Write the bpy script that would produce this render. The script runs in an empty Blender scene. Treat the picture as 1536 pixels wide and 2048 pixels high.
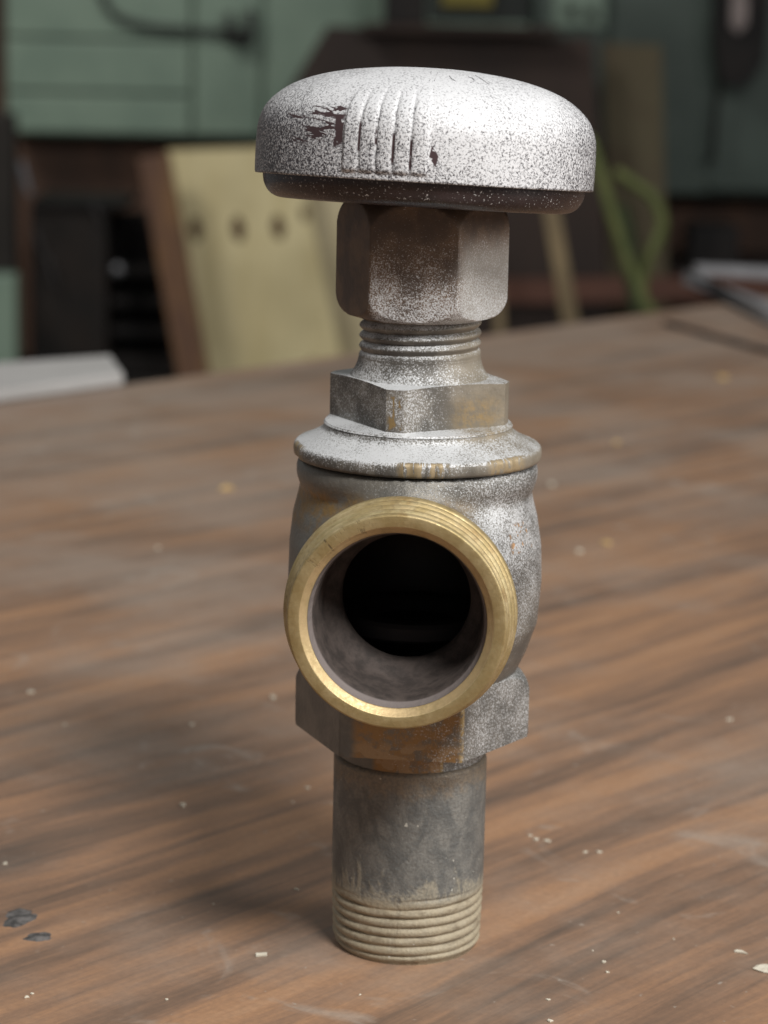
import bpy, bmesh, math, random
import numpy as np
from math import sin, cos, pi, radians, sqrt, atan2, hypot
from mathutils import Vector, Matrix, Euler

U = 0.0012535            # one drawing unit (the valve drawn with a 21.3 pipe) in metres: real pipe is 26.7 mm
random.seed(7)
rng = np.random.default_rng(7)
scene = bpy.context.scene
COL = scene.collection

# ------------------------------------------------------------------ camera
cam_d = bpy.data.cameras.new('camera')
cam = bpy.data.objects.new('camera', cam_d)
COL.objects.link(cam)
scene.camera = cam
cam_d.sensor_fit = 'VERTICAL'
cam_d.sensor_height = 36.0
cam_d.sensor_width = 27.0
cam_d.lens = 5000.0 / 2048.0 * 36.0
cam_d.clip_start = 0.01
cam_d.clip_end = 60
PITCH, ROLL = radians(11.8), radians(1.2)
cam.location = Vector((-4.364, -332.895, 130.998)) * U
cam.rotation_euler = (Matrix.Rotation(pi / 2 - PITCH, 3, 'X') @ Matrix.Rotation(ROLL, 3, 'Z')).to_euler()
cam_d.dof.use_dof = True
cam_d.dof.focus_distance = 318 * U
cam_d.dof.aperture_fstop = 24.0

# ------------------------------------------------------------------ world and lamps
world = bpy.data.worlds.new('World')
scene.world = world
world.use_nodes = True
bgn = world.node_tree.nodes['Background']
bgn.inputs['Color'].default_value = (0.97, 0.99, 1.0, 1)
bgn.inputs['Strength'].default_value = 0.16


def lamp(name, loc, target, size, power, color):
    d = bpy.data.lights.new(name, 'AREA')
    d.shape = 'DISK'
    d.size = size
    d.energy = power
    d.color = color
    o = bpy.data.objects.new(name, d)
    COL.objects.link(o)
    o.location = Vector(loc) * U
    o.rotation_euler = (Vector(target) * U - o.location).to_track_quat('-Z', 'Y').to_euler()
    return o


lamp('bench_lamp', (290, -600, 800), (0, 0, 40), 0.33, 18.5, (1.0, 0.98, 0.95))
lamp('side_lamp', (900, -250, 420), (0, 0, 60), 0.6, 8, (1.0, 0.985, 0.96))
lamp('background_fill', (-800, 800, 1050), (-400, 1800, 0), 0.5, 13, (1.0, 0.98, 0.93))  # unseen lamp added to brighten the left background

vs = scene.view_settings
vs.view_transform = 'Standard'
vs.look = 'None'
vs.exposure = 0.0
vs.gamma = 1.0
scene.cycles.use_denoising = True
scene.cycles.max_bounces = 8


# ------------------------------------------------------------------ helpers: objects
def tag(o, label=None, cat=None, group=None, kind=None):
    if label: o['label'] = label
    if cat: o['category'] = cat
    if group: o['group'] = group
    if kind: o['kind'] = kind
    return o


def mesh_obj(name, verts, faces, mat, parent=None, smooth=None, loc=(0, 0, 0), rot=(0, 0, 0)):
    """verts in drawing units -> metres"""
    me = bpy.data.meshes.new(name)
    v = np.asarray(verts, dtype=float) * U
    me.from_pydata(v.tolist(), [], [tuple(int(i) for i in f) for f in faces])
    me.validate()
    bm = bmesh.new(); bm.from_mesh(me)
    bmesh.ops.recalc_face_normals(bm, faces=bm.faces)
    bm.to_mesh(me); bm.free()
    if smooth is not None:
        me.shade_smooth()
        me.set_sharp_from_angle(angle=radians(smooth))
    if mat: me.materials.append(mat)
    o = bpy.data.objects.new(name, me)
    COL.objects.link(o)
    o.location = Vector(loc) * U
    o.rotation_euler = rot
    if parent: o.parent = parent
    return o


def empty(name, loc=(0, 0, 0)):
    o = bpy.data.objects.new(name, None)
    o.empty_display_size = 0.02
    o.location = Vector(loc) * U
    COL.objects.link(o)
    return o


def spline(pts, n):
    """Catmull-Rom through 2-D/3-D points, n samples per span"""
    P = np.asarray(pts, float)
    P = np.vstack([2 * P[0] - P[1], P, 2 * P[-1] - P[-2]])
    out = []
    for i in range(1, len(P) - 2):
        for t in np.linspace(0, 1, n, endpoint=False):
            a, b, c, d = P[i - 1], P[i], P[i + 1], P[i + 2]
            out.append(.5 * (2 * b + (c - a) * t + (2 * a - 5 * b + 4 * c - d) * t * t + (3 * b - a - 3 * c + d) * t ** 3))
    out.append(P[-2])
    return np.array(out)


def polar_grid(rfun, zs, nth, cap_low=True, cap_high=True, offs=0.0):
    """rows of rings: rfun(theta_array, row) -> radius array;  z may also be returned"""
    th = np.linspace(0, 2 * pi, nth, endpoint=False) + offs
    verts, faces = [], []
    for k, z in enumerate(zs):
        r = rfun(th, k)
        zz = z
        if isinstance(r, tuple): r, zz = r
        zz = zz * np.ones(nth)
        # theta 0 faces the camera (-Y), positive to the right (+X)
        verts.append(np.column_stack([r * np.sin(th), -r * np.cos(th), zz]))
    nr = len(zs)
    V = np.vstack(verts)
    for k in range(nr - 1):
        for i in range(nth):
            j = (i + 1) % nth
            faces.append((k * nth + i, k * nth + j, (k + 1) * nth + j, (k + 1) * nth + i))
    if cap_low:
        V = np.vstack([V, [[0, 0, V[:nth, 2].mean()]]]); c = len(V) - 1
        faces += [(c, (i + 1) % nth, i) for i in range(nth)]
    if cap_high:
        V = np.vstack([V, [[0, 0, V[(nr - 1) * nth:nr * nth, 2].mean()]]]); c = len(V) - 1
        b = (nr - 1) * nth
        faces += [(c, b + i, b + (i + 1) % nth) for i in range(nth)]
    return V, faces


def lathe(prof, nth=160, cap_low=True, cap_high=True):
    prof = np.asarray(prof, float)
    return polar_grid(lambda th, k: prof[k, 0] * np.ones_like(th), prof[:, 1], nth, cap_low, cap_high)


def tube(path, rad, sides=10, close=True):
    P = np.asarray(path, float)
    n = len(P)
    rad = np.ones(n) * rad
    V, F = [], []
    up = np.array([0.13, 0.31, 0.94])
    for i in range(n):
        t = P[min(i + 1, n - 1)] - P[max(i - 1, 0)]
        t = t / np.linalg.norm(t)
        a = np.cross(t, up); a /= np.linalg.norm(a)
        b = np.cross(t, a)
        for s in range(sides):
            q = 2 * pi * s / sides
            V.append(P[i] + rad[i] * (cos(q) * a + sin(q) * b))
    for i in range(n - 1):
        for s in range(sides):
            s2 = (s + 1) % sides
            F.append((i * sides + s, i * sides + s2, (i + 1) * sides + s2, (i + 1) * sides + s))
    F.append(tuple(range(sides))[::-1]); F.append(tuple((n - 1) * sides + s for s in range(sides)))
    return V, F


def slab(front, thick, d=(0, 1, 0)):
    """closed prism: polygon of 3-D points pushed back by thick along d"""
    A = [Vector(p) for p in front]
    B = [p + Vector(d).normalized() * thick for p in A]
    n = len(A)
    F = [tuple(range(n)), tuple(range(2 * n - 1, n - 1, -1))]
    F += [(i, n + i, n + (i + 1) % n, (i + 1) % n) for i in range(n)]
    return [tuple(p) for p in A + B], F


def board(name, front, thick, mat, parent=None, d=(0, 1, 0), bevel=1.2):
    V, F = slab(front, thick, d)
    o = mesh_obj(name, V, F, mat, parent)
    if bevel:
        bm = bmesh.new(); bm.from_mesh(o.data)
        bmesh.ops.bevel(bm, geom=list(bm.edges), offset=bevel * U, segments=2, affect='EDGES', profile=.6)
        bm.to_mesh(o.data); bm.free()
    return o


def box(name, x0, x1, y0, y1, z0, z1, mat, parent=None, bevel=1.2):
    return board(name, [(x0, y0, z0), (x1, y0, z0), (x1, y0, z1), (x0, y0, z1)], y1 - y0, mat, parent, bevel=bevel)


# ------------------------------------------------------------------ helpers: materials
class NT:
    def __init__(s, name):
        s.mat = bpy.data.materials.new(name)
        s.mat.use_nodes = True
        s.t = s.mat.node_tree
        s.bsdf = s.t.nodes['Principled BSDF']
        tc = s.t.nodes.new('ShaderNodeTexCoord')
        s.P = s.vscale(tc.outputs['Object'], 1.0 / U)          # object space in drawing units
        sx = s.t.nodes.new('ShaderNodeSeparateXYZ')
        s.t.links.new(s.P, sx.inputs[0])
        s.x, s.y, s.z = sx.outputs
        g = s.t.nodes.new('ShaderNodeNewGeometry')
        s.N = g.outputs['Normal']
        sn = s.t.nodes.new('ShaderNodeSeparateXYZ')
        s.t.links.new(s.N, sn.inputs[0])
        s.nx, s.ny, s.nz = sn.outputs

    def put(s, sock, v):
        if isinstance(v, bpy.types.NodeSocket): s.t.links.new(v, sock)
        elif v is not None:
            if isinstance(v, (tuple, list)) and len(v) == 3 and len(sock.default_value) == 4: v = (*v, 1)
            sock.default_value = v

    def vscale(s, v, k):
        n = s.t.nodes.new('ShaderNodeVectorMath')
        if isinstance(k, (tuple, list)):
            n.operation = 'MULTIPLY'; s.put(n.inputs[0], v); n.inputs[1].default_value = k
        else:
            n.operation = 'SCALE'; s.put(n.inputs[0], v); n.inputs['Scale'].default_value = k
        return n.outputs[0]

    def vadd(s, a, b):
        n = s.t.nodes.new('ShaderNodeVectorMath'); n.operation = 'ADD'
        s.put(n.inputs[0], a); s.put(n.inputs[1], b)
        return n.outputs[0]

    def m(s, op, a, b=None, c=None, clamp=False):
        n = s.t.nodes.new('ShaderNodeMath'); n.operation = op; n.use_clamp = clamp
        for i, v in enumerate((a, b, c)):
            if v is not None: s.put(n.inputs[i], v)
        return n.outputs[0]

    def add(s, a, b): return s.m('ADD', a, b)
    def sub(s, a, b): return s.m('SUBTRACT', a, b)
    def mul(s, a, b): return s.m('MULTIPLY', a, b)

    def map(s, v, a, b, lo=0.0, hi=1.0, smooth=True):
        n = s.t.nodes.new('ShaderNodeMapRange')
        n.interpolation_type = 'SMOOTHSTEP' if smooth else 'LINEAR'
        s.put(n.inputs[0], v)
        n.inputs[1].default_value = a; n.inputs[2].default_value = b
        n.inputs[3].default_value = lo; n.inputs[4].default_value = hi
        return n.outputs[0]

    def band(s, v, a, b, soft):
        return s.mul(s.map(v, a - soft, a + soft), s.map(v, b - soft, b + soft, 1, 0))

    def noise(s, v, scale, detail=2.0, rough=.55, dist=0.0, color=False):
        n = s.t.nodes.new('ShaderNodeTexNoise')
        s.put(n.inputs['Vector'], v)
        n.inputs['Scale'].default_value = scale
        n.inputs['Detail'].default_value = detail
        n.inputs['Roughness'].default_value = rough
        n.inputs['Distortion'].default_value = dist
        return n.outputs['Color' if color else 'Fac']

    def mix(s, f, a, b):
        n = s.t.nodes.new('ShaderNodeMix'); n.data_type = 'RGBA'
        s.put(n.inputs[0], f); s.put(n.inputs[6], a); s.put(n.inputs[7], b)
        return n.outputs[2]

    def fmix(s, f, a, b):
        n = s.t.nodes.new('ShaderNodeMix'); n.data_type = 'FLOAT'
        s.put(n.inputs[0], f); s.put(n.inputs[2], a); s.put(n.inputs[3], b)
        return n.outputs[0]

    def ramp(s, f, stops):
        n = s.t.nodes.new('ShaderNodeValToRGB')
        e = n.color_ramp.elements
        while len(e) < len(stops): e.new(.5)
        for k, (p, c) in enumerate(stops):
            e[k].position = p; e[k].color = (*c, 1)
        s.put(n.inputs[0], f)
        return n.outputs[0]

    def comb(s, x, y, z):
        n = s.t.nodes.new('ShaderNodeCombineXYZ')
        for i, v in enumerate((x, y, z)): s.put(n.inputs[i], v)
        return n.outputs[0]

    def theta(s):   # degrees round the upright axis, 0 towards the viewer's side, + to the right
        a = s.m('ARCTAN2', s.x, s.mul(s.y, -1.0))
        return s.mul(a, 180 / pi)

    def bump(s, h, strength=.3, dist=.2, normal=None):
        n = s.t.nodes.new('ShaderNodeBump')
        n.inputs['Strength'].default_value = strength
        n.inputs['Distance'].default_value = dist * U
        s.put(n.inputs['Height'], h)
        if normal is not None: s.put(n.inputs['Normal'], normal)
        return n.outputs[0]

    def out(s, color=None, rough=None, metal=None, normal=None, spec=None, coat=None):
        b = s.bsdf
        s.put(b.inputs['Base Color'], color)
        s.put(b.inputs['Roughness'], rough)
        s.put(b.inputs['Metallic'], metal)
        s.put(b.inputs['Normal'], normal)
        if spec is not None: s.put(b.inputs['Specular IOR Level'], spec)
        if coat is not None: s.put(b.inputs['Coat Weight'], coat)
        return s.mat

    def speckle(s, cov, scale=2.4, sharp=7.0):
        n = s.fmix(.35, s.noise(s.P, scale * 1.7, 2.5, .62), s.noise(s.P, scale * 3.6, 2.0, .6))
        return s.m('MULTIPLY_ADD', s.sub(cov, n), sharp, .5, clamp=True)


def matte(name, c1, c2=None, scale=.03, rough=.7, stretch=(1, 1, 1), metal=0.0, spec=.3, detail=4):
    t = NT(name)
    c2 = c2 or tuple(v * .75 for v in c1)
    n = t.noise(t.vscale(t.P, stretch), scale, detail, .6)
    f = t.map(n, .35, .65)
    col = t.mix(f, c1, c2)
    return t.out(col, rough, metal, t.bump(n, .15, 1.0), spec)


PAINT = (.56, .57, .58)
DARK = (.105, .098, .088)
TAN = (.30, .255, .185)
RUST = (.27, .155, .062)


def finish_metal(t, base, mask, rb=.5, rp=.4, mb=.55, mp=.3, grain=None):
    mb, mp = mb * .5, mp * .6
    col = t.mix(mask, base, PAINT)
    fine = t.noise(t.P, 1.7, 3, .6)
    h = t.add(t.mul(mask, .5), fine)
    return t.out(col, t.fmix(mask, rb, rp), t.fmix(mask, mb, mp), t.bump(h, .35, .18), .4)


def mat_nut():
    t = NT('packing_nut_metal')
    big = t.noise(t.P, .22, 4, .6)
    base = t.mix(t.map(big, .35, .65), (.09, .066, .052), (.16, .108, .072))
    dust = t.mul(t.map(t.theta(), 18, 34), t.map(t.z, 96, 101, 1, 0))  # paints the right face's light, below the handle's shadow, into the base
    base = t.mix(t.mul(dust, .75), base, (.36, .345, .315))
    cov = t.map(t.z, 88, 101, .53, .33, False)
    cov = t.add(cov, t.mul(t.sub(big, .5), .25))
    cov = t.sub(cov, t.map(t.theta(), -44, -34, .3, 0))
    mask = t.speckle(cov, 2.9)
    return finish_metal(t, base, mask, .55, .4, .45, .35)


def mat_bonnet(name, up=.5):
    t = NT(name)
    big = t.noise(t.P, .2, 4, .6)
    th = t.theta()
    base = t.mix(t.map(big, .38, .62), DARK, (.20, .185, .16))
    # tan tone on the right-hand side, ochre rub on the right flat
    right = t.map(th, 5, 55)
    base = t.mix(t.mul(right, .5), base, TAN)
    ochre = t.mul(t.band(th, 32, 64, 14), t.band(t.z, 74.2, 78.2, 1.8))
    ochre = t.mul(ochre, t.map(t.noise(t.P, .8, 6, .72), .36, .66))
    base = t.mix(t.mul(ochre, .75), base, (.33, .22, .085))
    # rubbed corner, bare bronze
    chip = t.mul(t.band(th, -19.5, -11, 1.5), t.map(t.noise(t.vscale(t.P, (1, 1, .4)), 1.1, 4, .65), .52, .60))
    chip = t.mul(chip, t.band(t.z, 74.8, 79.2, .2))
    base = t.mix(chip, base, (.26, .18, .08))
    # scratched bronze on the flange rim
    rr = t.m('SQRT', t.add(t.mul(t.x, t.x), t.mul(t.y, t.y)))
    scr = t.noise(t.comb(t.mul(th, .55), t.mul(t.z, .35), 0.0), 1.0, 3, .65)
    reg = t.m('MAXIMUM', t.band(th, -9, 13, 2), t.m('MAXIMUM', t.band(th, 34, 56, 3), t.band(th, -86, -68, 4)))
    rim = t.mul(t.mul(t.map(rr, 15.9, 16.3), t.map(scr, .43, .5)), t.mul(reg, t.map(t.z, 71.5, 71.2)))
    base = t.mix(t.mul(rim, .8), base, (.33, .25, .14))
    cov = t.m('MULTIPLY_ADD', t.nz, up, .415)
    cov = t.add(cov, t.mul(t.sub(big, .5), .3))
    cov = t.sub(cov, t.mul(right, .1))
    cov = t.sub(cov, t.m('MAXIMUM', t.mul(ochre, .25), t.mul(t.m('MAXIMUM', rim, chip), .5)))
    mask = t.speckle(cov, 2.5)
    return finish_metal(t, base, mask, .5, .42, .5, .25)


def mat_body():
    t = NT('valve_body_metal')
    big = t.noise(t.P, .13, 4, .6)
    th = t.theta()
    base = t.mix(t.map(big, .35, .65), (.115, .11, .10), (.18, .165, .14))
    left = t.map(th, -30, -60)
    base = t.mix(t.mul(left, .8), base, (.165, .165, .152))
    brown = t.mul(t.band(t.z, 60.5, 66.2, 1.2), t.map(th, 35, 0))
    brown = t.mul(brown, t.map(t.noise(t.P, .3, 6, .68), .34, .62))
    base = t.mix(brown, base, (.25, .155, .055))
    nick = t.mul(t.band(th, 47, 66, 2), t.band(t.z, 58.6, 62.2, .4))
    nick = t.mul(nick, t.map(t.noise(t.P, .8, 2), .58, .62))
    base = t.mix(nick, base, (.5, .3, .16))
    cov = t.map(th, -45, 40, .29, .50, False)
    cov = t.add(cov, t.mul(t.sub(big, .5), .35))
    cov = t.add(cov, t.map(t.z, 42, 60, -.16, .03, False))
    cov = t.sub(cov, t.mul(t.band(t.z, 64.5, 69.2, .6), .05))
    cov = t.sub(cov, t.mul(t.m('MAXIMUM', brown, nick), .22))
    mask = t.speckle(cov, 2.5)
    rad = t.m('SQRT', t.add(t.add(t.mul(t.x, t.x), t.mul(t.y, t.y)), t.m('POWER', t.sub(t.z, 53.0), 2.0)))
    inside = t.map(rad, 14.3, 14.1)
    mask = t.mul(mask, t.sub(1.0, inside))
    base = t.mix(inside, base, (.05, .043, .04))
    col = t.mix(mask, base, PAINT)
    fine = t.noise(t.P, 1.5, 4, .65)
    h = t.add(t.mul(mask, .4), t.sub(fine, t.mul(nick, 1.5)))
    return t.out(col, t.fmix(mask, .45, .42), t.fmix(mask, .3, .2), t.bump(h, .5, .22), .4)


def mat_hex():
    t = NT('hex_collar_metal')
    th = t.theta()
    big = t.noise(t.P, .2, 4, .6)
    mid = t.noise(t.P, .5, 7, .7)
    base = t.mix(t.map(big, .35, .65), (.12, .118, .11), (.18, .17, .152))
    front = t.mul(t.band(th, -30, 24, 3), 1.0)
    rust = t.mul(front, t.map(mid, .40, .56))
    base = t.mix(t.mul(front, .6), base, (.18, .14, .10))
    base = t.mix(rust, base, RUST)
    peel = t.mul(t.mul(front, t.map(t.z, 33.4, 32.2)), t.map(t.noise(t.P, .42, 1), .5, .53))
    base = t.mix(peel, base, (.30, .20, .11))
    edge = t.mul(t.band(th, 23.0, 25.4, .5), t.map(mid, .38, .5))
    base = t.mix(edge, base, (.33, .24, .11))
    cov = t.map(th, -40, 40, .24, .44, False)
    cov = t.add(cov, t.mul(t.sub(big, .5), .3))
    mask = t.speckle(cov, 2.3)
    return finish_metal(t, base, mask, .42, .4, .6, .35)


def mat_nipple():
    t = NT('galvanised_nipple')
    big = t.noise(t.vscale(t.P, (1, 1, .7)), .30, 6, .68, .8)
    mid = t.noise(t.P, .7, 4, .65)
    base = t.mix(t.map(big, .38, .62), (.125, .127, .122), (.215, .21, .192))
    # sealant and scale running up in tongues from the thread
    tongue = t.add(t.map(t.z, 8.0, 18, .24, -.24, False), t.noise(t.vscale(t.P, (1, 1, .45)), .22, 5, .68, 1.4))
    tm = t.map(tongue, .54, .68)
    base = t.mix(t.mul(tm, .75), base, (.36, .32, .24))
    thr = t.map(t.z, 10.0, 8.2)
    base = t.mix(t.mul(thr, t.map(mid, .25, .6, .55, 1)), base, (.37, .315, .22))
    top = t.mul(t.map(t.add(t.z, t.mul(t.sub(mid, .5), 7)), 23.5, 26.5), .75)
    base = t.mix(top, base, (.26, .20, .135))
    gr = t.noise(t.P, 2.6, 3, .65)
    base = t.mix(t.map(gr, .35, .7, .0, .55), base, t.mix(thr, (.10, .10, .095), (.25, .21, .15)))
    dirt = t.mul(thr, t.map(t.noise(t.vscale(t.P, (1, 1, 2.5)), .35, 4, .65), .5, .68, 0, .7))
    base = t.mix(dirt, base, (.19, .15, .10))
    white = t.map(t.noise(t.P, 1.1, 2), .735, .76)
    base = t.mix(white, base, (.55, .54, .48))
    rough = t.fmix(thr, .5, .6)
    metal = t.fmix(t.m('MAXIMUM', tm, thr), .25, .05)
    h = t.add(t.add(mid, t.mul(gr, .7)), t.mul(tm, .4))
    return t.out(base, rough, metal, t.bump(h, .55, .3), .4)


def mat_brass():
    t = NT('bare_brass')
    # local z runs along the port
    th = t.theta()
    streak = t.noise(t.comb(t.mul(th, .012), t.mul(t.z, 1.6), 0.0), 1.0, 3, .6)
    mid = t.noise(t.P, .4, 4, .6)
    fine = t.noise(t.P, 2.2, 3, .6)
    base = t.mix(t.map(mid, .35, .65), (.385, .295, .14), (.48, .385, .215))
    base = t.mix(t.map(streak, .5, .68, 0, .55), base, (.40, .36, .20))
    base = t.mix(t.map(t.noise(t.P, .25, 3), .54, .7, 0, .7), base, (.33, .22, .095))
    base = t.mix(t.map(t.noise(t.P, .9, 4, .65), .52, .72, 0, .6), base, (.27, .20, .10))
    nicks = t.mul(t.map(t.noise(t.comb(t.mul(th, .6), t.mul(t.z, .2), 0.0), 1.0, 3, .65), .52, .62), t.band(th, -165, -122, 8))
    nicks = t.mul(nicks, t.map(t.z, 27.4, 27.8))
    nicks = t.mul(nicks, t.map(t.noise(t.P, 1.3, 3, .65), .44, .6))
    nick_col = base
    rr = t.m('SQRT', t.add(t.mul(t.x, t.x), t.mul(t.y, t.y)))
    face = t.mul(t.map(t.z, 27.85, 27.95), t.map(rr, 12.27, 12.42))
    base = t.mix(t.mul(face, .75), base, t.mix(t.map(mid, .35, .65), (.29, .215, .095), (.36, .28, .14)))
    cham = t.mul(t.map(rr, 12.37, 12.27), t.map(t.z, 26.9, 27.1))
    base = t.mix(t.mul(cham, t.map(mid, .3, .6, .4, .9)), base, (.55, .41, .22))
    base = t.mix(t.mul(nicks, .85), base, (.12, .09, .05))
    h = t.add(t.add(fine, t.mul(streak, .8)), t.mul(nicks, -1.0))
    return t.out(base, t.map(fine, .3, .7, .45, .6), .6, t.bump(h, .25, .15), .5)


def mat_bore():
    t = NT('oxidised_bore')
    n = t.noise(t.P, .5, 5, .65)
    base = t.mix(t.map(n, .35, .65), (.09, .072, .064), (.052, .043, .039))
    base = t.mix(t.map(t.z, 25.3, 25.7), base, (.21, .18, .17))
    return t.out(base, .7, .1, t.bump(n, .6, .4), .25)


def mat_handle():
    t = NT('sprayed_handle')
    th = t.theta()
    big = t.noise(t.P, .12, 3, .55)
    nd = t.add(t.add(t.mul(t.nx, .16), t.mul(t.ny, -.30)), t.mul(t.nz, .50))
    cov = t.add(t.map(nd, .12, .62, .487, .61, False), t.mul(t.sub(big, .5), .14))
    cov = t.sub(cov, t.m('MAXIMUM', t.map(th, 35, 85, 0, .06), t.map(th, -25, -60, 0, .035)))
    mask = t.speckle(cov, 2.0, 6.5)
    # rubbed-off paint beside the ribs
    reg = t.mul(t.band(th, -54, -28.4, 1.2), t.band(t.add(t.z, t.mul(th, -.05)), 6.3, 11.2, .5))
    st = t.noise(t.comb(t.mul(th, .07), t.add(t.mul(t.z, 1.35), t.mul(th, .05)), 4.0), 1.0, 3, .6, .6)
    chips = t.mul(reg, t.map(st, .53, .555))
    tri = t.mul(t.band(th, -32, -28.6, .3), t.band(t.add(t.z, t.mul(th, -.18)), 9.4, 13.2, .25))
    tri = t.mul(tri, t.map(t.noise(t.P, .5, 2), .36, .42))
    # bare plastic in the grooves between the ribs
    at = t.t.nodes.new('ShaderNodeAttribute'); at.attribute_name = 'groove'
    gl = t.add(t.z, t.mul(th, .11))
    groove = t.mul(t.map(at.outputs['Fac'], .45, .7), t.mul(t.band(gl, .8, 4.6, .35), t.map(t.noise(t.P, .35, 2), .36, .44)))
    nick = t.mul(t.band(t.add(th, t.mul(t.z, -.5)), -1.4, 1.5, .2), t.band(t.add(t.z, t.mul(th, .55)), 3.3, 5.1, .15))
    nick = t.mul(nick, t.map(t.noise(t.P, .8, 2), .36, .42))
    bare = t.m('MAXIMUM', t.m('MAXIMUM', chips, tri), t.m('MAXIMUM', groove, nick))
    mask = t.mul(mask, t.sub(1.0, bare))
    dark = (.05, .046, .052)
    dark = t.mix(bare, dark, (.055, .034, .036))
    col = t.mix(mask, dark, (.62, .625, .64))
    return t.out(col, t.fmix(mask, .34, .55), t.fmix(mask, 0, .05), t.bump(mask, .35, .12), .5)


def mat_lip():
    t = NT('dark_handle_plastic')
    n = t.noise(t.P, 3.2, 2, .6)
    m_ = t.mul(t.map(n, .64, .68), t.band(t.z, -2.4, -.3, .5))
    base = t.mix(t.map(t.noise(t.P, .2, 3), .3, .7), (.016, .012, .014), (.03, .02, .022))
    return t.out(t.mix(m_, base, (.5, .5, .5)), t.map(n, .3, .7, .25, .4), 0.0, None, .5)


def mat_table():
    t = NT('stained_tabletop')
    # local x runs with the grain
    warp = t.noise(t.vscale(t.P, (.006, .02, 1)), 1.0, 2, .5)
    yy = t.add(t.y, t.mul(t.sub(warp, .5), 16))
    G = t.comb(t.mul(t.x, .0055), t.mul(yy, .075), 0.0)
    n1 = t.noise(G, 1.0, 4, .6)
    G2 = t.comb(t.mul(t.x, .020), t.mul(yy, .26), 3.0)
    n2 = t.noise(G2, 1.0, 4, .65)
    G3 = t.comb(t.mul(t.x, .11), t.mul(yy, 1.5), 9.0)
    n3 = t.noise(G3, 1.0, 3, .6)
    f = t.add(t.mul(n1, .62), t.add(t.mul(n2, .27), t.mul(n3, .11)))
    col = t.ramp(f, [(.34, (.092, .069, .054)), (.43, (.175, .110, .074)), (.50, (.27, .158, .097)), (.57, (.37, .205, .112)), (.67, (.43, .255, .15))])
    # grey dust and dull patches; sheen towards the far edge painted into the mix
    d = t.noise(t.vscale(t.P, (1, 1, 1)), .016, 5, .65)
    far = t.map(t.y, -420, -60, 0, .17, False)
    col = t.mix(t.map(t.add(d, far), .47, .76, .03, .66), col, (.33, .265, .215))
    sm = t.noise(t.vscale(t.P, (1.0, .8, 1)), .05, 4, .6, 1.5)
    col = t.mix(t.map(sm, .60, .74, 0, .5), col, (.40, .35, .30))
    gr = t.noise(t.P, .9, 4, .7)
    col = t.mix(t.map(gr, .3, .7, 0, .22), col, (.09, .065, .05))
    sp = t.noise(t.P, .55, 2, .6)
    col = t.mix(t.map(sp, .70, .76, 0, .45), col, (.42, .38, .33))
    h = t.add(t.mul(n3, 1.0), t.mul(n2, .7))
    return t.out(col, t.map(d, .3, .7, .38, .52), 0.0, t.bump(h, .15, .3), .45)


def mat_plywood(name, c1, c2):
    t = NT(name)
    n = t.noise(t.vscale(t.P, (1.0, 1.0, .12)), .05, 5, .6, .4)
    b = t.noise(t.P, .012, 3, .55)
    col = t.mix(t.map(n, .35, .65), c1, c2)
    col = t.mix(t.map(b, .45, .7, 0, .5), col, tuple(v * .75 for v in c2))
    return t.out(col, .7, 0.0, t.bump(n, .2, .5), .3)


# ------------------------------------------------------------------ the setting
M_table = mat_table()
ta = radians(48.2)
# tabletop: far edge runs through (-128, 457) and (131, 747)
L, Wd, Th = 1500, 760, 32
tv, tf = slab([(-L, -Wd, 0), (L, -Wd, 0), (L, 0, 0), (-L, 0, 0)], Th, (0, 0, -1))
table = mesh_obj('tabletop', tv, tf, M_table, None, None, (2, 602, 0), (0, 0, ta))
bm = bmesh.new(); bm.from_mesh(table.data)
bmesh.ops.bevel(bm, geom=list(bm.edges), offset=2.5 * U, segments=3, affect='EDGES')
bm.to_mesh(table.data); bm.free()
table.data.shade_smooth(); table.data.set_sharp_from_angle(angle=radians(35))
tag(table, 'brown stained wooden tabletop with dusty grain', kind='structure')

M_wall = matte('dark_plank_wall', (.115, .062, .040), (.06, .036, .026), .02, .75, (1, 1, .15))
wall = mesh_obj('wall', *slab([(-900, 2010, -600), (900, 2010, -600), (900, 2010, 700), (-900, 2010, 700)], 20), M_wall)
tag(wall, 'dark brown wooden wall behind the bench', kind='structure')
M_floor = matte('floor_boards', (.08, .06, .05), None, .01, .8)
floor = mesh_obj('floor', *slab([(-1500, -900, -600), (1500, -900, -600), (1500, 2300, -600), (-1500, 2300, -600)], 20, (0, 0, -1)), M_floor)
tag(floor, 'dark workshop floor below the table', kind='structure')

# ------------------------------------------------------------------ the valve
valve = tag(empty('radiator_valve'), 'old angle radiator valve with white speckled handle and open brass port', 'valve')

# --- nipple with pipe thread
def thread_r(base, depth, pitch, th, z, shape=1.0):
    ph = (z / pitch - th / (2 * pi)) % 1.0
    return base - depth * (np.abs(2 * ph - 1) ** shape)

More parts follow.
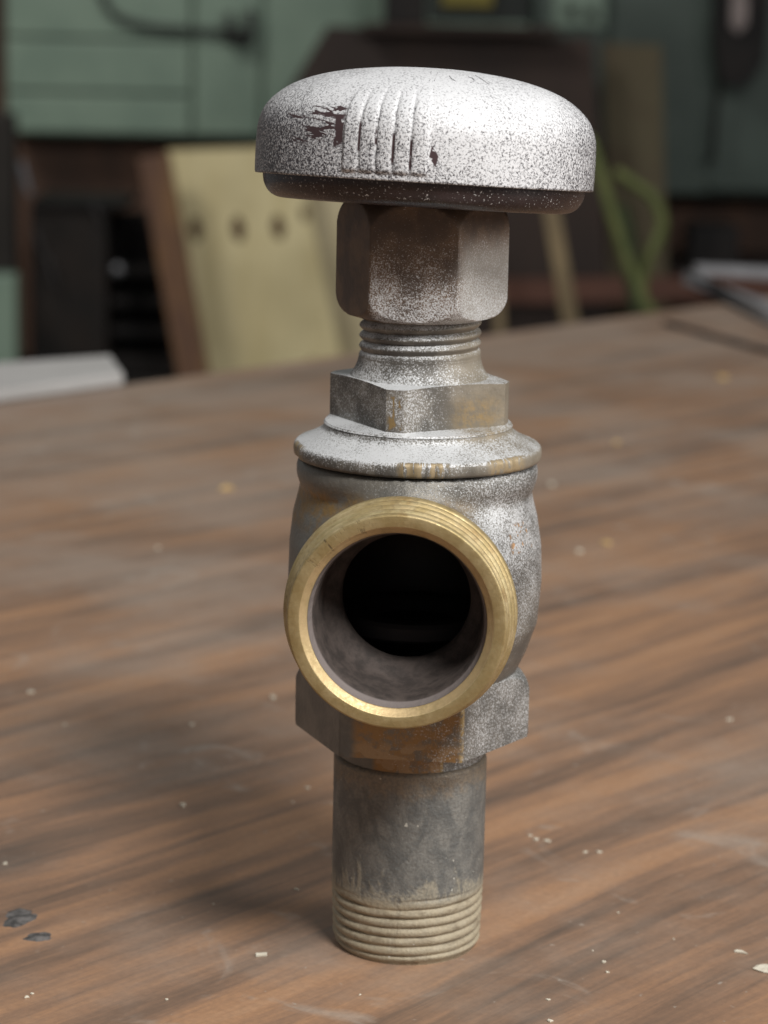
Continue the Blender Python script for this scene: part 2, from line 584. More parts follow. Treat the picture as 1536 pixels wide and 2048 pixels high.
nz = np.concatenate([[0.0, .2, .4, .6, .8, .95], np.arange(1.05, 10.6, .09), np.linspace(10.7, 27.0, 12), [27.3, 27.5, 27.6]])
def nip(th, k):
    z = nz[k]
    taper = 10.62 - max(0, (9 - z)) * .032
    r = taper * np.ones_like(th)
    fade = np.clip((9.5 + .5 * np.sin(th * 1.0 + .6) + .25 * np.sin(th * 4) - z) / 1.6, 0, 1) * np.clip((z - .1) / .6, 0, 1)
    d = thread_r(0, .56, 1.36, th, z, 2.2)
    kz = z * 1.9
    wear = .78 + .16 * np.sin(th * 2 + 1.1 + kz) + .12 * np.sin(th * 5 - kz * 1.7) + .08 * np.sin(th * 11 + kz * 3.1)
    wear = wear * np.clip(1.0 - .75 * np.exp(-((th - 5.9) / .25) ** 2 - ((z - 8.6) / 1.0) ** 2), 0, 1)
    r = r + d * fade * wear
    if z < 1.1: r = r - (1.1 - z) * .6
    if z > 27.2: r = r - (z - 27.2) * 1.2
    return r
V, F = polar_grid(nip, nz, 180, True, True)
mesh_obj('pipe_nipple', V, F, mat_nipple(), valve, 50)

# --- hexagons and squares by turning: r = min(flat sides, turned envelope)
def ngon_r(th, n, apothem, th0, soft=0.06):
    w = 2 * pi / n
    a = (th - th0 + w / 2) % w - w / 2
    return apothem / np.cos(a)

def turned(n, R, th0, zs, env, nth=360, rmax=None):
    ap = R * cos(pi / n)
    def f(th, k):
        r = ngon_r(th, n, ap, th0)
        r = np.minimum(r, env[k])
        if rmax: r = np.minimum(r, rmax)
        return r
    return polar_grid(f, zs, nth, True, True)

def ell(t): return sqrt(max(0, 1 - t * t))

# hex collar under the body
zs = np.concatenate([[27.2, 27.3, 29.2, 30.6], [30.7, 30.9, 31.2], np.linspace(31.6, 36.4, 8), np.linspace(36.7, 40.2, 12)])
env = []
for z in zs:
    if z <= 30.6: env.append(10.1)
    elif z < 31.6: env.append(16.1 + .2 * (z - 30.7) / .9)
    elif z <= 36.6: env.append(16.3)
    else: env.append(13.0 + 3.3 * ell((z - 36.6) / 3.7))
env[0] = 9.0
V, F = turned(6, 16.25, radians(-6.3), zs, env)
M_hex = mat_hex()
mesh_obj('hex_collar', V, F, M_hex, valve, 28)

# --- cast body (signed distance + surface nets so the port runs into the body with a fillet)
PYAW = radians(-5.2)
PD = np.array([sin(PYAW), -cos(PYAW), 0.0])
PC = np.array([0, 0, 53.05])
bz = np.array([36.0, 38.0, 40.0, 42.8, 47.0, 52.7, 57.6, 61.5, 63.8, 65.0, 65.8, 66.8, 67.8, 68.6, 69.1, 72])
br = np.array([12.6, 13.2, 14.2, 15.5, 16.9, 17.25, 17.15, 16.6, 16.0, 15.75, 15.95, 16.3, 16.35, 16.2, 15.8, 15.8])

def smin(a, b, k):
    h = np.clip(.5 + .5 * (b - a) / k, 0, 1)
    return b * (1 - h) + a * h - k * h * (1 - h)

def surface_nets(Fv, org, h):
    sgn = Fv < 0
    nx, ny, nzz = Fv.shape
    cnt = np.zeros((nx - 1, ny - 1, nzz - 1)); acc = np.zeros((nx - 1, ny - 1, nzz - 1, 3))
    corners = [(i, j, k) for i in (0, 1) for j in (0, 1) for k in (0, 1)]
    sl = lambda c: (slice(c[0], nx - 1 + c[0]), slice(c[1], ny - 1 + c[1]), slice(c[2], nzz - 1 + c[2]))
    for a in corners:
        for ax in range(3):
            if a[ax] == 1: continue
            b = list(a); b[ax] = 1
            fa, fb = Fv[sl(a)], Fv[sl(b)]
            cr = (fa < 0) != (fb < 0)
            t = np.where(cr, fa / np.where(cr, fa - fb, 1), 0)
            cnt += cr
            for q in range(3):
                acc[..., q] += np.where(cr, a[q] + (t if q == ax else 0), 0)
    act = cnt > 0
    idx = -np.ones(act.shape, int); idx[act] = np.arange(act.sum())
    cell = np.argwhere(act)
    V = (cell + acc[act] / cnt[act][:, None]) * h + org
    faces = []
    for ax in range(3):
        o1, o2 = [(1, 2), (2, 0), (0, 1)][ax]
        A = sgn; B = np.roll(sgn, -1, axis=ax)
        cr = A != B
        e = np.argwhere(cr)
        ok = (e[:, ax] < Fv.shape[ax] - 1) & (e[:, o1] > 0) & (e[:, o2] > 0) & (e[:, o1] < Fv.shape[o1] - 1) & (e[:, o2] < Fv.shape[o2] - 1)
        e = e[ok]
        d1 = np.zeros(3, int); d1[o1] = 1
        d2 = np.zeros(3, int); d2[o2] = 1
        q = [e - d1 - d2, e - d2, e, e - d1]
        ids = np.stack([idx[tuple(p.T)] for p in q], 1)
        flip = ~A[tuple(e.T)]
        ids[flip] = ids[flip][:, ::-1]
        faces.append(ids)
    return V, np.vstack(faces)

h = .42
gx = np.arange(-19, 19.01, h); gy = np.arange(-26, 19.01, h); gz = np.arange(36, 70.2, h)
X, Y, Z = np.meshgrid(gx, gy, gz, indexing='ij')
rho = np.sqrt(X * X + Y * Y)
# uneven casting: a slow wobble of the radius
thg = np.arctan2(X, -Y)
wob = .12 * np.sin(3 * thg + Z * .21) + .09 * np.sin(5 * thg - Z * .35 + 1)
d_l = (rho - np.interp(Z, bz, br) - wob * (Z < 65)) * .96
d_l = np.maximum(d_l, np.maximum(36.6 - Z, Z - 69.1))
tt = X * PD[0] + Y * PD[1]
side = X * PD[1] - Y * PD[0]
q = np.sqrt(side ** 2 + (Z - PC[2]) ** 2)
d_t = np.maximum(q - 13.3, np.maximum(tt - 23.0, -tt))
d = smin(d_l, d_t, 3.2)
cav = np.sqrt(X * X + Y * Y + (Z - 53) ** 2) - 13.9
bore = np.maximum(q - 12.25, 14.6 - tt)
hole = np.maximum(q - 9.2, 5 - tt)
d = np.maximum(d, -np.minimum(cav, np.minimum(bore, hole)))
V, F = surface_nets(d, np.array([gx[0], gy[0], gz[0]]), h)
mesh_obj('valve_body', V, F, mat_body(), valve, 55)

# --- brass port with external thread, along local +Z
prow = PYAW
port_rot = Vector((PD[0], PD[1], 0)).to_track_quat('Z', 'Y').to_euler()
prof_in = [(11.35, 26.9), (11.4, 27.1), (11.5, 27.22), (11.85, 27.5), (12.22, 27.86), (12.32, 27.97), (12.42, 28.0), (13.0, 28.0), (13.6, 28.0), (13.74, 27.97), (13.86, 27.85)]
zz = list(np.arange(27.7, 21.7, -.1))
rows_r = [p[0] for p in prof_in] + [None] * len(zz) + [14.95, 14.4, 13.1]
rows_z = [p[1] for p in prof_in] + zz + [21.6, 21.3, 21.2]
def prt(th, k):
    if rows_r[k] is not None: return rows_r[k] * np.ones_like(th)
    z = rows_z[k]
    base = 13.92 + min(1, (27.7 - z) / 4.6) * 1.1
    fade = min(1, (27.7 - z) / .9) * min(1, max(0, (z - 22.6) / .6))
    ph = (z / 1.25 + th / (2 * pi)) % 1.0
    return base - .34 * fade * np.abs(2 * ph - 1) ** 1.5
V, F = polar_grid(prt, rows_z, 200, False, False)
mesh_obj('port_thread', V, F, mat_brass(), valve, 40, PC, port_rot)
bl = [(11.37, 27.1), (11.35, 26.9), (11.25, 26.2), (11.0, 25.5), (10.85, 25.2), (10.75, 24.6), (10.6, 20), (10.4, 17.6), (10.1, 16.8), (9.7, 16.1), (9.2, 15.5), (8.8, 15.0), (8.55, 14.4), (8.5, 12.6)]
V, F = lathe(bl, 160, False, False)
mesh_obj('port_bore', V, F, mat_bore(), valve, 50, PC, port_rot)
V, F = lathe([(6.0, 45.5), (9.6, 45.5), (10.2, 46.0), (10.2, 47.6), (9.7, 48.1), (7.2, 48.1), (6.6, 47.6), (6.3, 46.2)], 90, False, False)
mesh_obj('valve_seat', V, F, matte('seat_oxide', (.03, .026, .026)), valve, 40)

# --- bonnet: flange, square, threaded neck
fl = spline([(14.6, 69.25), (16.1, 69.3), (16.5, 69.4), (16.72, 69.7), (16.78, 70.3), (16.7, 70.9), (16.4, 71.25), (15.8, 71.5), (14.4, 72.15), (13.2, 72.9), (12.75, 73.35)], 5)
fl = np.vstack([fl, [(12.7, 73.7), (12.6, 74.0), (11.5, 74.1)]])
thn = np.linspace(0, 2 * pi, 240, endpoint=False)
nickz = np.zeros(240)
for c_, w_, d_ in [(-4, 1.2, .30), (2.5, .9, .34), (7.5, 1.1, .30), (-9, 1.6, .2), (12, .8, .26), (38, 1.4, .3), (44, 1.2, .34), (50, 1.3, .28), (-78, 4, .3), (-30, 1.2, .15), (24, 1, .14)]:
    dd = (np.degrees(thn) - c_ + 180) % 360 - 180
    nickz += d_ * np.exp(-(dd / w_) ** 2)
def flr(th, k):
    r, z = fl[k]
    w = np.clip((r - 15.8) / .8, 0, 1)
    return r - nickz * w
M_bon = mat_bonnet('bonnet_metal', .20)
V, F = polar_grid(flr, fl[:, 1], 240, True, True)
mesh_obj('bonnet_flange', V, F, M_bon, valve, 45)

zs = np.concatenate([[73.9, 74.0, 74.15, 74.5], np.linspace(74.8, 79.6, 8), np.linspace(79.8, 80.1, 3), np.linspace(80.12, 80.46, 16), [80.5]])
env = []
for z in zs:
    if z < 74.4: env.append(12.55 - .4 * (z - 73.9) / .5)
    elif z <= 78.9: env.append(12.2)
    elif z <= 80.1: env.append(12.2)
    else: env.append(12.1 - 3.4 * (z - 80.1) / .36 if z < 80.48 else 8.0)
V, F = turned(4, 9.45 / cos(pi / 4), radians(-15.3 + 45), zs, env)
# rows below the flat's foot are a full round: the little turned step
nth = 360
for k in range(3):
    for i in range(nth):
        a = i * 2 * pi / nth
        rr = 12.75 - .1 * k
        V[k * nth + i, 0] = rr * sin(a); V[k * nth + i, 1] = -rr * cos(a)
mesh_obj('bonnet_square', V, F, M_bon, valve, 32)

nk = spline([(9.38, 80.3), (9.3, 80.45), (8.98, 80.9), (8.62, 81.5), (8.36, 82.2), (8.22, 82.8), (8.2, 83.2)], 6)
nkz = np.concatenate([nk[:-1, 1], np.arange(83.2, 90.5, .08)])
nkr = np.concatenate([nk[:-1, 0], 8.18 * np.ones(len(nkz) - len(nk) + 1)])
def neck(th, k):
    z = nkz[k]
    r = nkr[k] * np.ones_like(th)
    f = np.clip((z - 83.3 - .25 * np.sin(th)) / 1.1, 0, 1)
    ph = (z / 1.38 - th / (2 * pi) + .15) % 1.0
    return r - .62 * f * np.abs(2 * ph - 1) ** 1.7
V, F = polar_grid(neck, nkz, 180, True, True)
mesh_obj('bonnet_neck', V, F, mat_bonnet('bonnet_neck_metal', .16), valve, 50)

# --- packing nut
zs = np.concatenate([[88.3, 88.35], np.linspace(88.5, 91.6, 14), np.linspace(92, 99.6, 10), np.linspace(100, 104.6, 14), [104.7, 104.7]])
env = []
for z in zs:
    if z < 88.4: env.append(8.6)
    elif z <= 91.6: env.append(9.1 + 2.45 * ell((91.6 - z) / 3.1))
    elif z <= 99.8: env.append(11.6)
    else: env.append(8.3 + 3.3 * ell((z - 99.6) / 5.1) if z < 104.65 else 7.5)
env[-1] = 5.0
V, F = turned(6, 11.58, radians(-6.5), zs, env)
mesh_obj('packing_nut', V, F, mat_nut(), valve, 28)
V, F = lathe([(3.2, 104.0), (3.2, 110.0)], 48)
mesh_obj('valve_stem', V, F, M_bon, valve, 40)

# --- handle, local frame: rim plane z = 0
HL, HR = (0, 0, 106.2), (radians(-3.9), radians(2.2), 0)
hp = spline([(19.5, .25), (21.6, .0), (22.2, -.02), (22.38, .12), (22.42, .6), (22.45, 2.2), (22.42, 4.6), (22.3, 6.4), (21.85, 8.0), (21.0, 9.4), (19.4, 10.9), (17.3, 12.15), (14.4, 13.2), (10.6, 14.05), (5.5, 14.65), (1.2, 14.8)], 7)
rib0, ribw, nrib = -28.2, 5.66, 5
NTH = 900
def rib_h(thd):
    out = np.zeros_like(thd); groove = np.zeros_like(thd)
    for c0 in (0, 180):
        u = ((thd - c0 - rib0 + 180) % 360 - 180) / ribw
        ins = (u >= 0) & (u < nrib)
        t = u % 1.0
        hh = 1 - np.abs(2 * t - 1) ** 5
        hh = np.where((u < .5) & ins, np.clip(u / .12, 0, 1), hh)
        out = np.where(ins, .05 + .28 * hh, out)
        e = np.minimum(t, 1 - t)
        g = np.clip(1 - e / .17, 0, 1)
        groove = np.where(ins & (u > .6) & (u < nrib - .4), g, groove)
    return out, groove
gro_rows = []
def han(th, k):
    r, z = hp[k]
    thd = np.degrees(th)
    hgt, g = rib_h(thd)
    e = np.clip((z - .75) / .35, 0, 1) * np.clip((11.9 - z) / 3.2, 0, 1)
    gro_rows.append(g * e)
    return r + hgt * e, z + hgt * e * np.clip((z - 7.5) / 4, 0, 1) * .8
V, F = polar_grid(han, hp[:, 1], NTH, False, True)
handle = mesh_obj('handle', V, F, mat_handle(), valve, 60, HL, HR)
att = handle.data.attributes.new('groove', 'FLOAT', 'POINT')
gv = np.concatenate(gro_rows + [np.zeros(1)])
att.data.foreach_set('value', gv.astype(np.float32))

lp = spline([(21.35, .6), (21.3, -.4), (21.1, -1.3), (20.5, -2.3), (19.6, -2.9), (18.6, -3.1), (17.6, -2.9), (16.8, -2.1), (16.4, -.8), (16.0, .4), (9.0, .8), (4.0, .8)], 6)
V, F = lathe(lp, 240, False, True)
mesh_obj('handle_base', V, F, mat_lip(), handle, 60)

# faint cast marks on the dome
hz, hr = hp[20:, 1], hp[20:, 0]
def dome(u, v):
    r = float(np.interp(v, hz, hr))
    return (u, -sqrt(max(.01, r * r - u * u)), v + .03)
M_mark = matte('mark_grey', (.45, .45, .46), None, .5, .6)
for st in ([(-.1, 13.95), (-.3, 12.6)], [(.75, 13.9), (.3, 12.65)], [(2.2, 13.5), (2.5, 13.1), (3.0, 12.8)],
           [(4.6, 13.55), (5.2, 13.35), (5.35, 13.0), (4.9, 12.75)], [(5.6, 13.85), (6.3, 13.4), (7.2, 12.7)]):
    pts = spline([dome(*p) for p in st], 6)
    V, F = tube(pts, .075, 6)
    mesh_obj('cast_mark', V, F, M_mark, handle, 60)
# ------------------------------------------------------------------ crumbs on the tabletop
M_chip = matte('pale_chip', (.62, .58, .48), (.5, .45, .36), .6, .8)
M_tanchip = matte('tan_chip', (.60, .42, .18), (.48, .32, .14), .6, .8)

def crumb(x, y, a, b, hgt, ang, mat):
    n = 7
    V = []
    ph = random.random() * 6
    for ring, (s, z) in enumerate(((1.0, .0), (1.05, hgt * .5), (.72, hgt))):
        for i in range(n):
            q = 2 * pi * i / n
            k = 1 + .28 * sin(3 * q + ph) + .15 * sin(5 * q + 2 * ph)
            u, v = a * s * k * cos(q), b * s * k * sin(q)
            V.append((u * cos(ang) - v * sin(ang), u * sin(ang) + v * cos(ang), z + .02))
    F = []
    for ring in range(2):
        for i in range(n):
            j = (i + 1) % n
            F.append((ring * n + i, ring * n + j, (ring + 1) * n + j, (ring + 1) * n + i))
    F.append(tuple(range(2 * n, 3 * n))); F.append(tuple(range(n))[::-1])
    return mesh_obj('crumb', V, F, mat, None, None, (x, y, 0))

named = [
    (-24.6, 120.4, .45, .9, .5, .3, M_chip, 'white crumb left of the hex collar, behind the valve'),
    (-20.0, -7.4, .55, .26, .25, .35, None, 'small white rectangular chip in front of the pipe nipple, to its left'),
    (49.6, -8.6, 1.5, 1.9, .4, .6, M_chip, 'largest white flake, at the lower right edge of the photo'),
    (-46.2, 319.8, 1.7, 1.9, .8, .2, M_tanchip, 'tan wood crumb left of the bonnet flange on the far tabletop'),
    (50.0, 261.6, 1.0, 1.5, .7, .2, M_tanchip, 'tan wood crumb right of the brass port'),
    (64.5, 401.1, .9, 1.5, .7, .2, M_tanchip, 'small tan crumb right of the bonnet square'),
    (113.3, 535.1, 2.0, 2.8, 1.0, .2, M_tanchip, 'tan wood crumb farthest back, near the table edge on the right'),
    (46.8, -2.5, .32, 1.1, .3, 1.0, M_chip, 'thin pale sliver near the lower right corner'),
    (41.1, 334.7, .8, 1.3, .6, .2, M_chip, 'white crumb right of the body shoulder below the flange'),
    (-36.2, 56.3, .4, .55, .4, .2, M_chip, 'white crumb left of the pipe nipple inside the soft shadow'),
]
for (x, y, a, b, hg, an, mt, lab) in named:
    if mt is None:
        o = board('crumb', [(-.85, -.3, .02), (.7, -.38, .02), (.85, .3, .02), (-.75, .38, .02)], .35, M_chip, None, (0, 0, 1), .05)
        o.location = Vector((x, y, 0)) * U; o.rotation_euler = (0, 0, .25)
    else:
        o = crumb(x, y, a, b, hg, an, mt)
    tag(o, lab, 'crumb', 'crumbs on the tabletop')
spots = [(-38.4, 102.1, .4), (-16.2, 66.8, .35), (-18.4, 59.3, .2), (-70.2, 121.0, .5), (42.6, 252.1, .8), (27.3, -7.2, .3), (27.5, -10.8, .22), (18.8, -20.8, .22),
         (20.7, 43.3, .35), (22.5, 42.7, .35), (19.9, 45.1, .25), (28.1, 37.9, .25), (30.3, 38.0, .3), (-16.2, 18.7, .25), (-31.7, -23.4, .22), (-50.1, -23.6, .3),
         (-60.7, 27.2, .3), (18.6, -27.8, .3), (60.5, 112.5, .4), (-58.0, 246.3, .5), (-61.1, 100.4, .3), (-6.2, -20.4, .15), (-49.6, -22.4, .22), (26.1, -3.0, .15), (31.0, 12.0, .18), (38, 2, .15), (-28, 12, .15)]
for (x, y, s) in spots:
    o = crumb(x, y, s, s * random.uniform(1.0, 1.6), s * .7, random.random() * 3, M_chip)
    tag(o, 'tiny white speck of dust lying on the brown tabletop', 'crumb', 'tiny specks on the tabletop')

# dark crust stuck on the table, lower left
M_crust = matte('dark_crust', (.045, .043, .042), (.15, .14, .135), .55, .7)
def crust(x, y, a, b, ang, seed):
    r_ = random.Random(seed)
    n, R_ = 26, 6
    V, F = [], []
    jit = [1 + .22 * sin(2 * 2 * pi * i / n + seed) + .12 * sin(3 * 2 * pi * i / n + 2 * seed) + r_.uniform(-.12, .12) for i in range(n)]
    for k in range(R_):
        s = 1 - k / R_
        for i in range(n):
            q_ = 2 * pi * i / n
            z = .02 + .35 * (1 - s ** 2) * r_.uniform(.4, 1.0) if k else 0.0
            u, v = a * s * jit[i] * cos(q_), b * s * jit[i] * sin(q_)
            V.append((u * cos(ang) - v * sin(ang), u * sin(ang) + v * cos(ang), z))
    for k in range(R_ - 1):
        for i in range(n):
            j = (i + 1) % n
            F.append((k * n + i, k * n + j, (k + 1) * n + j, (k + 1) * n + i))
    F.append(tuple((R_ - 1) * n + i for i in range(n)))
    return mesh_obj('dark_crust', V, F, M_crust, None, 60, (x, y, 0))
tag(crust(-55.2, 5.0, 2.3, 3.4, -.5, 3), 'dark grey crust stuck to the tabletop, larger of the two at lower left', 'crust', 'dark crusts on the tabletop')
tag(crust(-51.6, -2.2, 2.3, 1.4, .2, 5), 'dark grey crust stuck to the tabletop, smaller of the two at lower left', 'crust', 'dark crusts on the tabletop')

# ------------------------------------------------------------------ background of the workshop
M_ply = mat_plywood('plywood_pale', (.66, .575, .34), (.57, .48, .26))
M_ply2 = mat_plywood('plywood_fresh', (.60, .52, .34), (.52, .44, .27))
M_knot = matte('knot_dark', (.05, .024, .012), (.10, .045, .02), .3, .8)
lean = (0, 1, -.12)
p = board('plywood_offcut', [(-181, 1650, 4), (-80, 1651, 9), (68, 1578, -600), (-63, 1578, -600)], 14, M_ply, None, lean)
tag(p, 'pale plywood offcut with a row of dark knots, leaning behind the table', 'board')
# knots on the plywood face
for (kx, kz, s) in [(-157.5, -57, 1.0), (-124, -56, 1.05), (-92.6, -54, 1.0), (-72, -43, .6), (-64, -162, .65)]:
    ky = 1650 + .12 * kz
    s *= 1.35
    n = 14
    Vk = [(3.6 * s * cos(2 * pi * i / n) + .9 * s * sin(2 * pi * i / n) * -1, 0, 7.2 * s * sin(2 * pi * i / n)) for i in range(n)]
    Vb = [(a * .9, -.9, b * .9) for a, _, b in Vk]
    F = [tuple(range(n, 2 * n))] + [(i, (i + 1) % n, n + (i + 1) % n, n + i) for i in range(n)]
    o = mesh_obj('knot', Vk + Vb, F, M_knot, p, None, (kx, ky - .4, kz), (radians(-6.8), 0, 0))
p = board('plywood_offcut', [(-84, 1681, 6), (-38, 1681, 8), (121, 1608, -600), (74, 1608, -600)], 14, M_ply2, None, lean)
tag(p, 'narrow fresher plywood strip between the knotted plywood and the packing nut', 'board')
M_plank = matte('old_plank', (.105, .055, .036), (.20, .105, .045), .022, .7, (1.5, 1, .5))
p = board('old_plank', [(-199, 1600, 1), (-176, 1601, 6), (-56, 1528, -600), (-80, 1528, -600)], 22, M_plank, None, lean)
tag(p, 'narrow reddish brown plank leaning along the left edge of the plywood', 'board')
M_bboard = matte('dark_board', (.046, .030, .024), (.030, .021, .018), .012, .75, (1, 1, .3))
p = board('dark_board', [(-59, 1770, 101), (160, 1769, 95), (226, 1700, -600), (-151, 1700, -600), (-98, 1764, 36)], 12, M_bboard, None, (0, 1, -.1))
tag(p, 'wide dark brown board with a slanting corner standing behind the handle', 'board')
M_stick = matte('tan_stick', (.27, .20, .11), (.20, .15, .085), .05, .7, (1, 1, .3))
p = board('wooden_stick', [(102, 1501, 5), (113, 1501, 5), (238, 1410, -600), (220, 1410, -600)], 9, M_stick, None, (0, 1, -.15))
tag(p, 'tan wooden stick leaning right of the packing nut', 'stick')
p = board('wooden_stick', [(71, 1489, -75), (78, 1489, -75), (128, 1410, -600), (116, 1410, -600)], 7, M_stick, None, (0, 1, -.15))
tag(p, 'short tan stick showing just right of the bonnet neck', 'stick')
M_olive = matte('olive_board', (.105, .088, .052), (.085, .066, .04), .02, .75)
p = board('olive_board', [(171, 1805, 91), (221, 1805, 90), (264, 1770, -600), (214, 1770, -600)], 8, M_olive, None, (0, 1, -.05))
tag(p, 'dull olive brown board leaning against the right green cabinet', 'board')
M_red = matte('red_brown_wood', (.13, .06, .042), None, .03, .7, (.3, 1, 1))
p = board('shelf_rail', [(87, 1690, -98), (330, 1690, -90), (330, 1690, -108), (88, 1690, -117)], 20, M_red)
tag(p, 'dark reddish wooden rail low behind the tan stick', 'rail')

# green cabinets
M_green = matte('green_paint', (.215, .29, .225), (.18, .25, .195), .02, .5, (1, 1, 1), 0.0, .4)
M_green_shade = matte('green_paint_shaded', (.075, .10, .085), (.06, .083, .07), .02, .5)  # same green darkened: dimmer light on the right is put into its colour
M_black = matte('black_metal', (.011, .010, .010), (.018, .015, .014), .03, .6, spec=.2)
M_grey = matte('grey_steel', (.20, .20, .21), (.13, .13, .14), .05, .4, (1, 1, 1), .6)
cabL = tag(empty('green_cabinet', (-120, 1960, -4)), 'pale green painted cabinet with drawer fronts, upper left', 'cabinet')
def cpart(name, x0, x1, y0, y1, z0, z1, mat, parent, bevel=1.2):
    o = box(name, x0, x1, y0, y1, z0, z1, mat, None, bevel)
    o.parent = parent; o.location = -parent.location
    return o
cpart('carcass', -353, 118, 1956, 2006, -4, 420, M_green, cabL)
for z0, z1 in ((-1, 33), (36, 81), (84, 150), (153, 280)):
    cpart('drawer_front', -352, -187, 1947, 1955.5, z0, z1, M_green, cabL, 2)
cpart('stile', -183, -124, 1948, 1955.5, -1, 280, M_green, cabL, 2)
cpart('door', -120, 117, 1949, 1955.5, -1, 280, M_green, cabL, 2)
cabR = tag(empty('green_cabinet', (240, 1960, -48)), 'green cabinet darkened for shade, upper right behind the olive board', 'cabinet')
cpart('carcass', 121, 420, 1956, 2006, -47, 420, M_green_shade, cabR)
cpart('door', 122, 187, 1948, 1955.5, -45, 280, M_green_shade, cabR, 2)
cpart('door', 190, 419, 1948, 1955.5, -45, 280, M_green_shade, cabR, 2)
cpart('ledge', 284, 420, 1936, 1947.5, -40, -32, M_green_shade, cabR, 1)
cpart('knob_plate', 137, 184, 1942, 1947.5, 101, 170, M_green, cabR, 1.5)
for kx, kz in ((153, 116), (171, 114)):
    V, F = lathe([(4.6, 0), (4.9, 3), (3.4, 7), (.5, 8)], 24)
    o = mesh_obj('knob', V, F, M_black, cabR, 40, (0, 0, 0), (radians(90), 0, 0))
    o.location = Vector((kx, 1942, kz)) * U - cabR.location
# hanging cable and bracket on the left cabinet
V, F = tube(spline([(-272, 1940, 190), (-270, 1940, 140), (-260, 1940, 110), (-242, 1940, 99), (-217, 1940, 94), (-182, 1940, 92), (-153, 1940, 91)], 6), [3.2] * 37, 8)
tag(mesh_obj('hanging_cable', V, F, matte('cable_rubber', (.05, .055, .05), None, .05, .6), None, 60), 'dark cable curving down across the left green cabinet', 'cable')
br_ = tag(empty('bracket', (-142, 1940, 95)), 'small dark U shaped bracket where the cable ends on the green cabinet', 'bracket')
cpart('bracket_foot', -155, -130, 1926, 1946.5, 83, 93, M_black, br_)
cpart('bracket_arm', -155, -149, 1928, 1946.5, 93.5, 108, matte('bracket_dull', (.06, .065, .06)), br_)
cpart('bracket_arm', -137, -130, 1928, 1946.5, 93.5, 112, matte('bracket_dull2', (.06, .065, .06)), br_)
# black case with a yellow sticker above the dark board
cs = tag(empty('black_case', (46, 1745, 104)), 'black case with a yellow patch behind the top of the handle', 'case')
cpart('case_body', -13, 22, 1740, 1790, 104, 240, M_black, cs)
cpart('case_body', 24, 106, 1742, 1790, 107, 240, matte('case_dark_green', (.022, .026, .024)), cs)
cpart('yellow_patch', 34, 75, 1735, 1741.5, 119, 170, matte('yellow_patch', (.19, .155, .025), None, .05, .5), cs)
sh = box('case_shelf', -30, 130, 1738, 1800, 97, 103.5, M_bboard)
tag(sh, 'dark wooden shelf edge under the black case', 'shelf')
# hanging black tool at upper right
tool = tag(empty('hanging_tool', (300, 1900, 55)), 'black hanging tool with a pale metal blade at the upper right', 'tool')
V, F = slab([(276, 1905, 250), (330, 1905, 250), (324, 1905, 100), (322, 1905, 74), (311, 1905, 58), (296, 1905, 52), (284, 1905, 62), (277, 1905, 100)], 22)
o = mesh_obj('grip', V, F, M_black, None); o.parent = tool; o.location = -tool.location
V, F = slab([(288, 1895, 250), (303, 1895, 250), (304, 1895, 108), (297, 1895, 100), (290, 1895, 106)], 4)  # pale slab standing in for a highlight on the dark tool
o = mesh_obj('highlight', V, F, matte('dull_highlight', (.24, .20, .19), None, .03, .5, metal=.3), None); o.parent = tool; o.location = -tool.location
V, F = tube(spline([(286, 1925, 60), (284, 1925, 20), (283, 1925, -8), (282, 1925, -14)], 6), [2.6] * 13 + [3.5] * 3 + [5.5] * 3, 8)
o = mesh_obj('tool_cord', V, F, M_black, None, 60); o.parent = tool; o.location = -tool.location

# dark rack of tools at the left
rack = tag(empty('dark_rack', (-245, 1760, -600)), 'black open rack with faint slats standing left of the brown plank', 'rack')
cpart('rack_body', -304, -240, 1752, 1830, -600, -52, matte('rack_brown_black', (.020, .014, .011), (.012, .01, .009), .02, .6), rack, 2)
cpart('rack_back', -239.5, -186, 1800, 1830, -600, -60, M_black, rack)
for z in (-108, -134, -159, -184, -212):
    cpart('slat', -239, -184, 1760, 1798, z, z + 7, M_black, rack, 1)
cpart('rack_top', -302, -222, 1745, 1830, -51.5, -45, M_black, rack, 2)
V, F = lathe([(4.5, 0), (5.2, 3), (4.6, 8), (1, 10)], 24)
o = mesh_obj('bolt_head', V, F, M_grey, rack, 40, (0, 0, 0), (radians(90), 0, 0))
o.location = Vector((-229, 1742, -101)) * U - rack.location
for (x, z, l_) in ((-298, -82, 12), (-288, -104, 14), (-250, -54, 9)):
    V, F = tube([(0, 0, l_), (3, 0, 0), (7, 0, -l_)], [2.2, 2.6, 2.0], 8)  # dim highlights of the rods, built as short grey tubes
    o = mesh_obj('rod_highlight', V, F, matte('rod_dull', (.07, .065, .065), None, .05, .4, metal=.5), rack, 60)
    o.location = Vector((x, 1742, z)) * U - rack.location
post = box('dark_post', -345, -312, 1720, 1745, -600, 26, matte('post_black', (.022, .018, .015), None, .02, .6), None, 3)
tag(post, 'black upright post at the far left edge', 'post')
V, F = tube([(-306, 1716, -12), (-303, 1716, -24), (-299, 1716, -38)], [3, 3.6, 3], 10)  # pale highlight by the post, built as a small grey tube
tag(mesh_obj('post_glint', V, F, M_grey, None, 60), 'short dull metal peg beside the black post', 'glint')
pg = box('green_tin', -345, -307, 1690, 1716, -182, -102, M_green, None, 3)
tag(pg, 'pale green tin low at the far left edge', 'tin')
tag(box('low_shelf', -360, -180, 1680, 1800, -196, -184, M_black), 'black shelf under the green tin at the left', 'shelf')
dk = box('dark_box', 257, 301, 1850, 1900, -101, -65, M_black, None, 2)
tag(dk, 'black box low behind the metal bars on the right', 'box')
tag(box('box_shelf', 240, 420, 1840, 2005, -112, -102, M_bboard), 'dark shelf carrying the black box on the right', 'shelf')

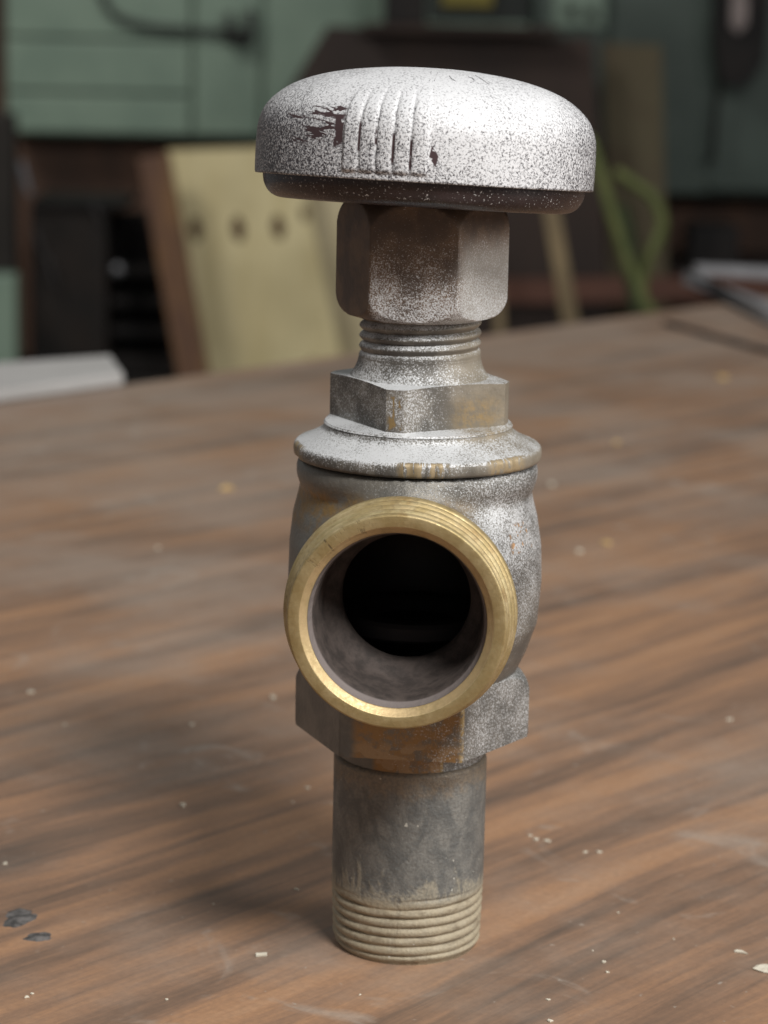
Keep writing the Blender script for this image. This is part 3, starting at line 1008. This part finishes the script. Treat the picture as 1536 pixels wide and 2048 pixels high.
# yellow-green strap hanging in a loop
M_strap = matte('green_strap', (.14, .155, .055), (.10, .12, .04), .08, .6)
strap = tag(empty('green_strap', (150, 1250, -60)), 'yellow green strap hanging in a loop behind the table, right of the handle', 'strap')
a_ = spline([(119, 1256, 42), (122, 1252, 35), (130, 1250, 13), (137, 1250, -8), (148, 1250, -37), (158, 1250, -59), (164, 1250, -71), (172, 1248, -120)], 6)
V, F = tube(a_, 4.0, 8)
o = mesh_obj('strap_end', V, F, M_strap, None, 60); o.parent = strap; o.location = -strap.location
b_ = spline([(137, 1256, 22), (151, 1256, 13), (161, 1256, 6), (168, 1256, -8), (166, 1256, -20), (159, 1256, -35), (157, 1256, -55), (160, 1256, -110)], 6)
V, F = tube(b_, 3.8, 8)
o = mesh_obj('strap_loop', V, F, M_strap, None, 60); o.parent = strap; o.location = -strap.location
c_ = spline([(141, 1252, 0), (147, 1252, -20), (150, 1252, -45), (158, 1252, -75)], 6)
V, F = tube(c_, 5.2, 8)
o = mesh_obj('strap_fold', V, F, matte('strap_fold_green', (.04, .052, .022), None, .08, .7), None, 60); o.parent = strap; o.location = -strap.location

# things lying on the far tabletop
M_bar = matte('bar_zinc', (.34, .34, .355), (.25, .25, .26), .05, .45, (1, 1, 1), .2)
M_white = matte('white_board', (.46, .45, .44), (.41, .40, .39), .03, .5)
tag(board('white_strip', [(-200, 390, .3), (-127, 451, .3), (-92, 491, .3), (-101, 532, .3), (-150, 500, .3), (-230, 430, .3)], 4, M_white, None, (0, 0, 1), .8), 'white flat panel strip on the far left corner of the table', 'panel')
tag(board('metal_bar', [(133, 830, .3), (139, 822, .3), (152, 676, .3), (157, 560, .3), (166, 560, .3), (158, 722, .3)], 5, M_bar, None, (0, 0, 1), .6), 'grey metal bar running forward along the right side of the table', 'bar')
tag(board('metal_bar', [(137, 826, 5.6), (172, 818, 5.6), (260, 790, 5.6), (260, 775, 5.6), (170, 800, 5.6), (138, 815, 5.6)], 4, M_bar, None, (0, 0, 1), .6), 'grey metal bar lying across the back of the other bar', 'bar')
V, F = tube(spline([(108, 676, 1), (113.7, 662.9, 1), (122, 642, 1), (131, 619.5, 1), (139.4, 599.2, 1), (150, 575, 1)], 5), .95, 8)  # thin dark tube along the tabletop
tag(mesh_obj('dark_line', V, F, M_black, None, 60), 'thin dark wire lying on the far right of the tabletop', 'line')
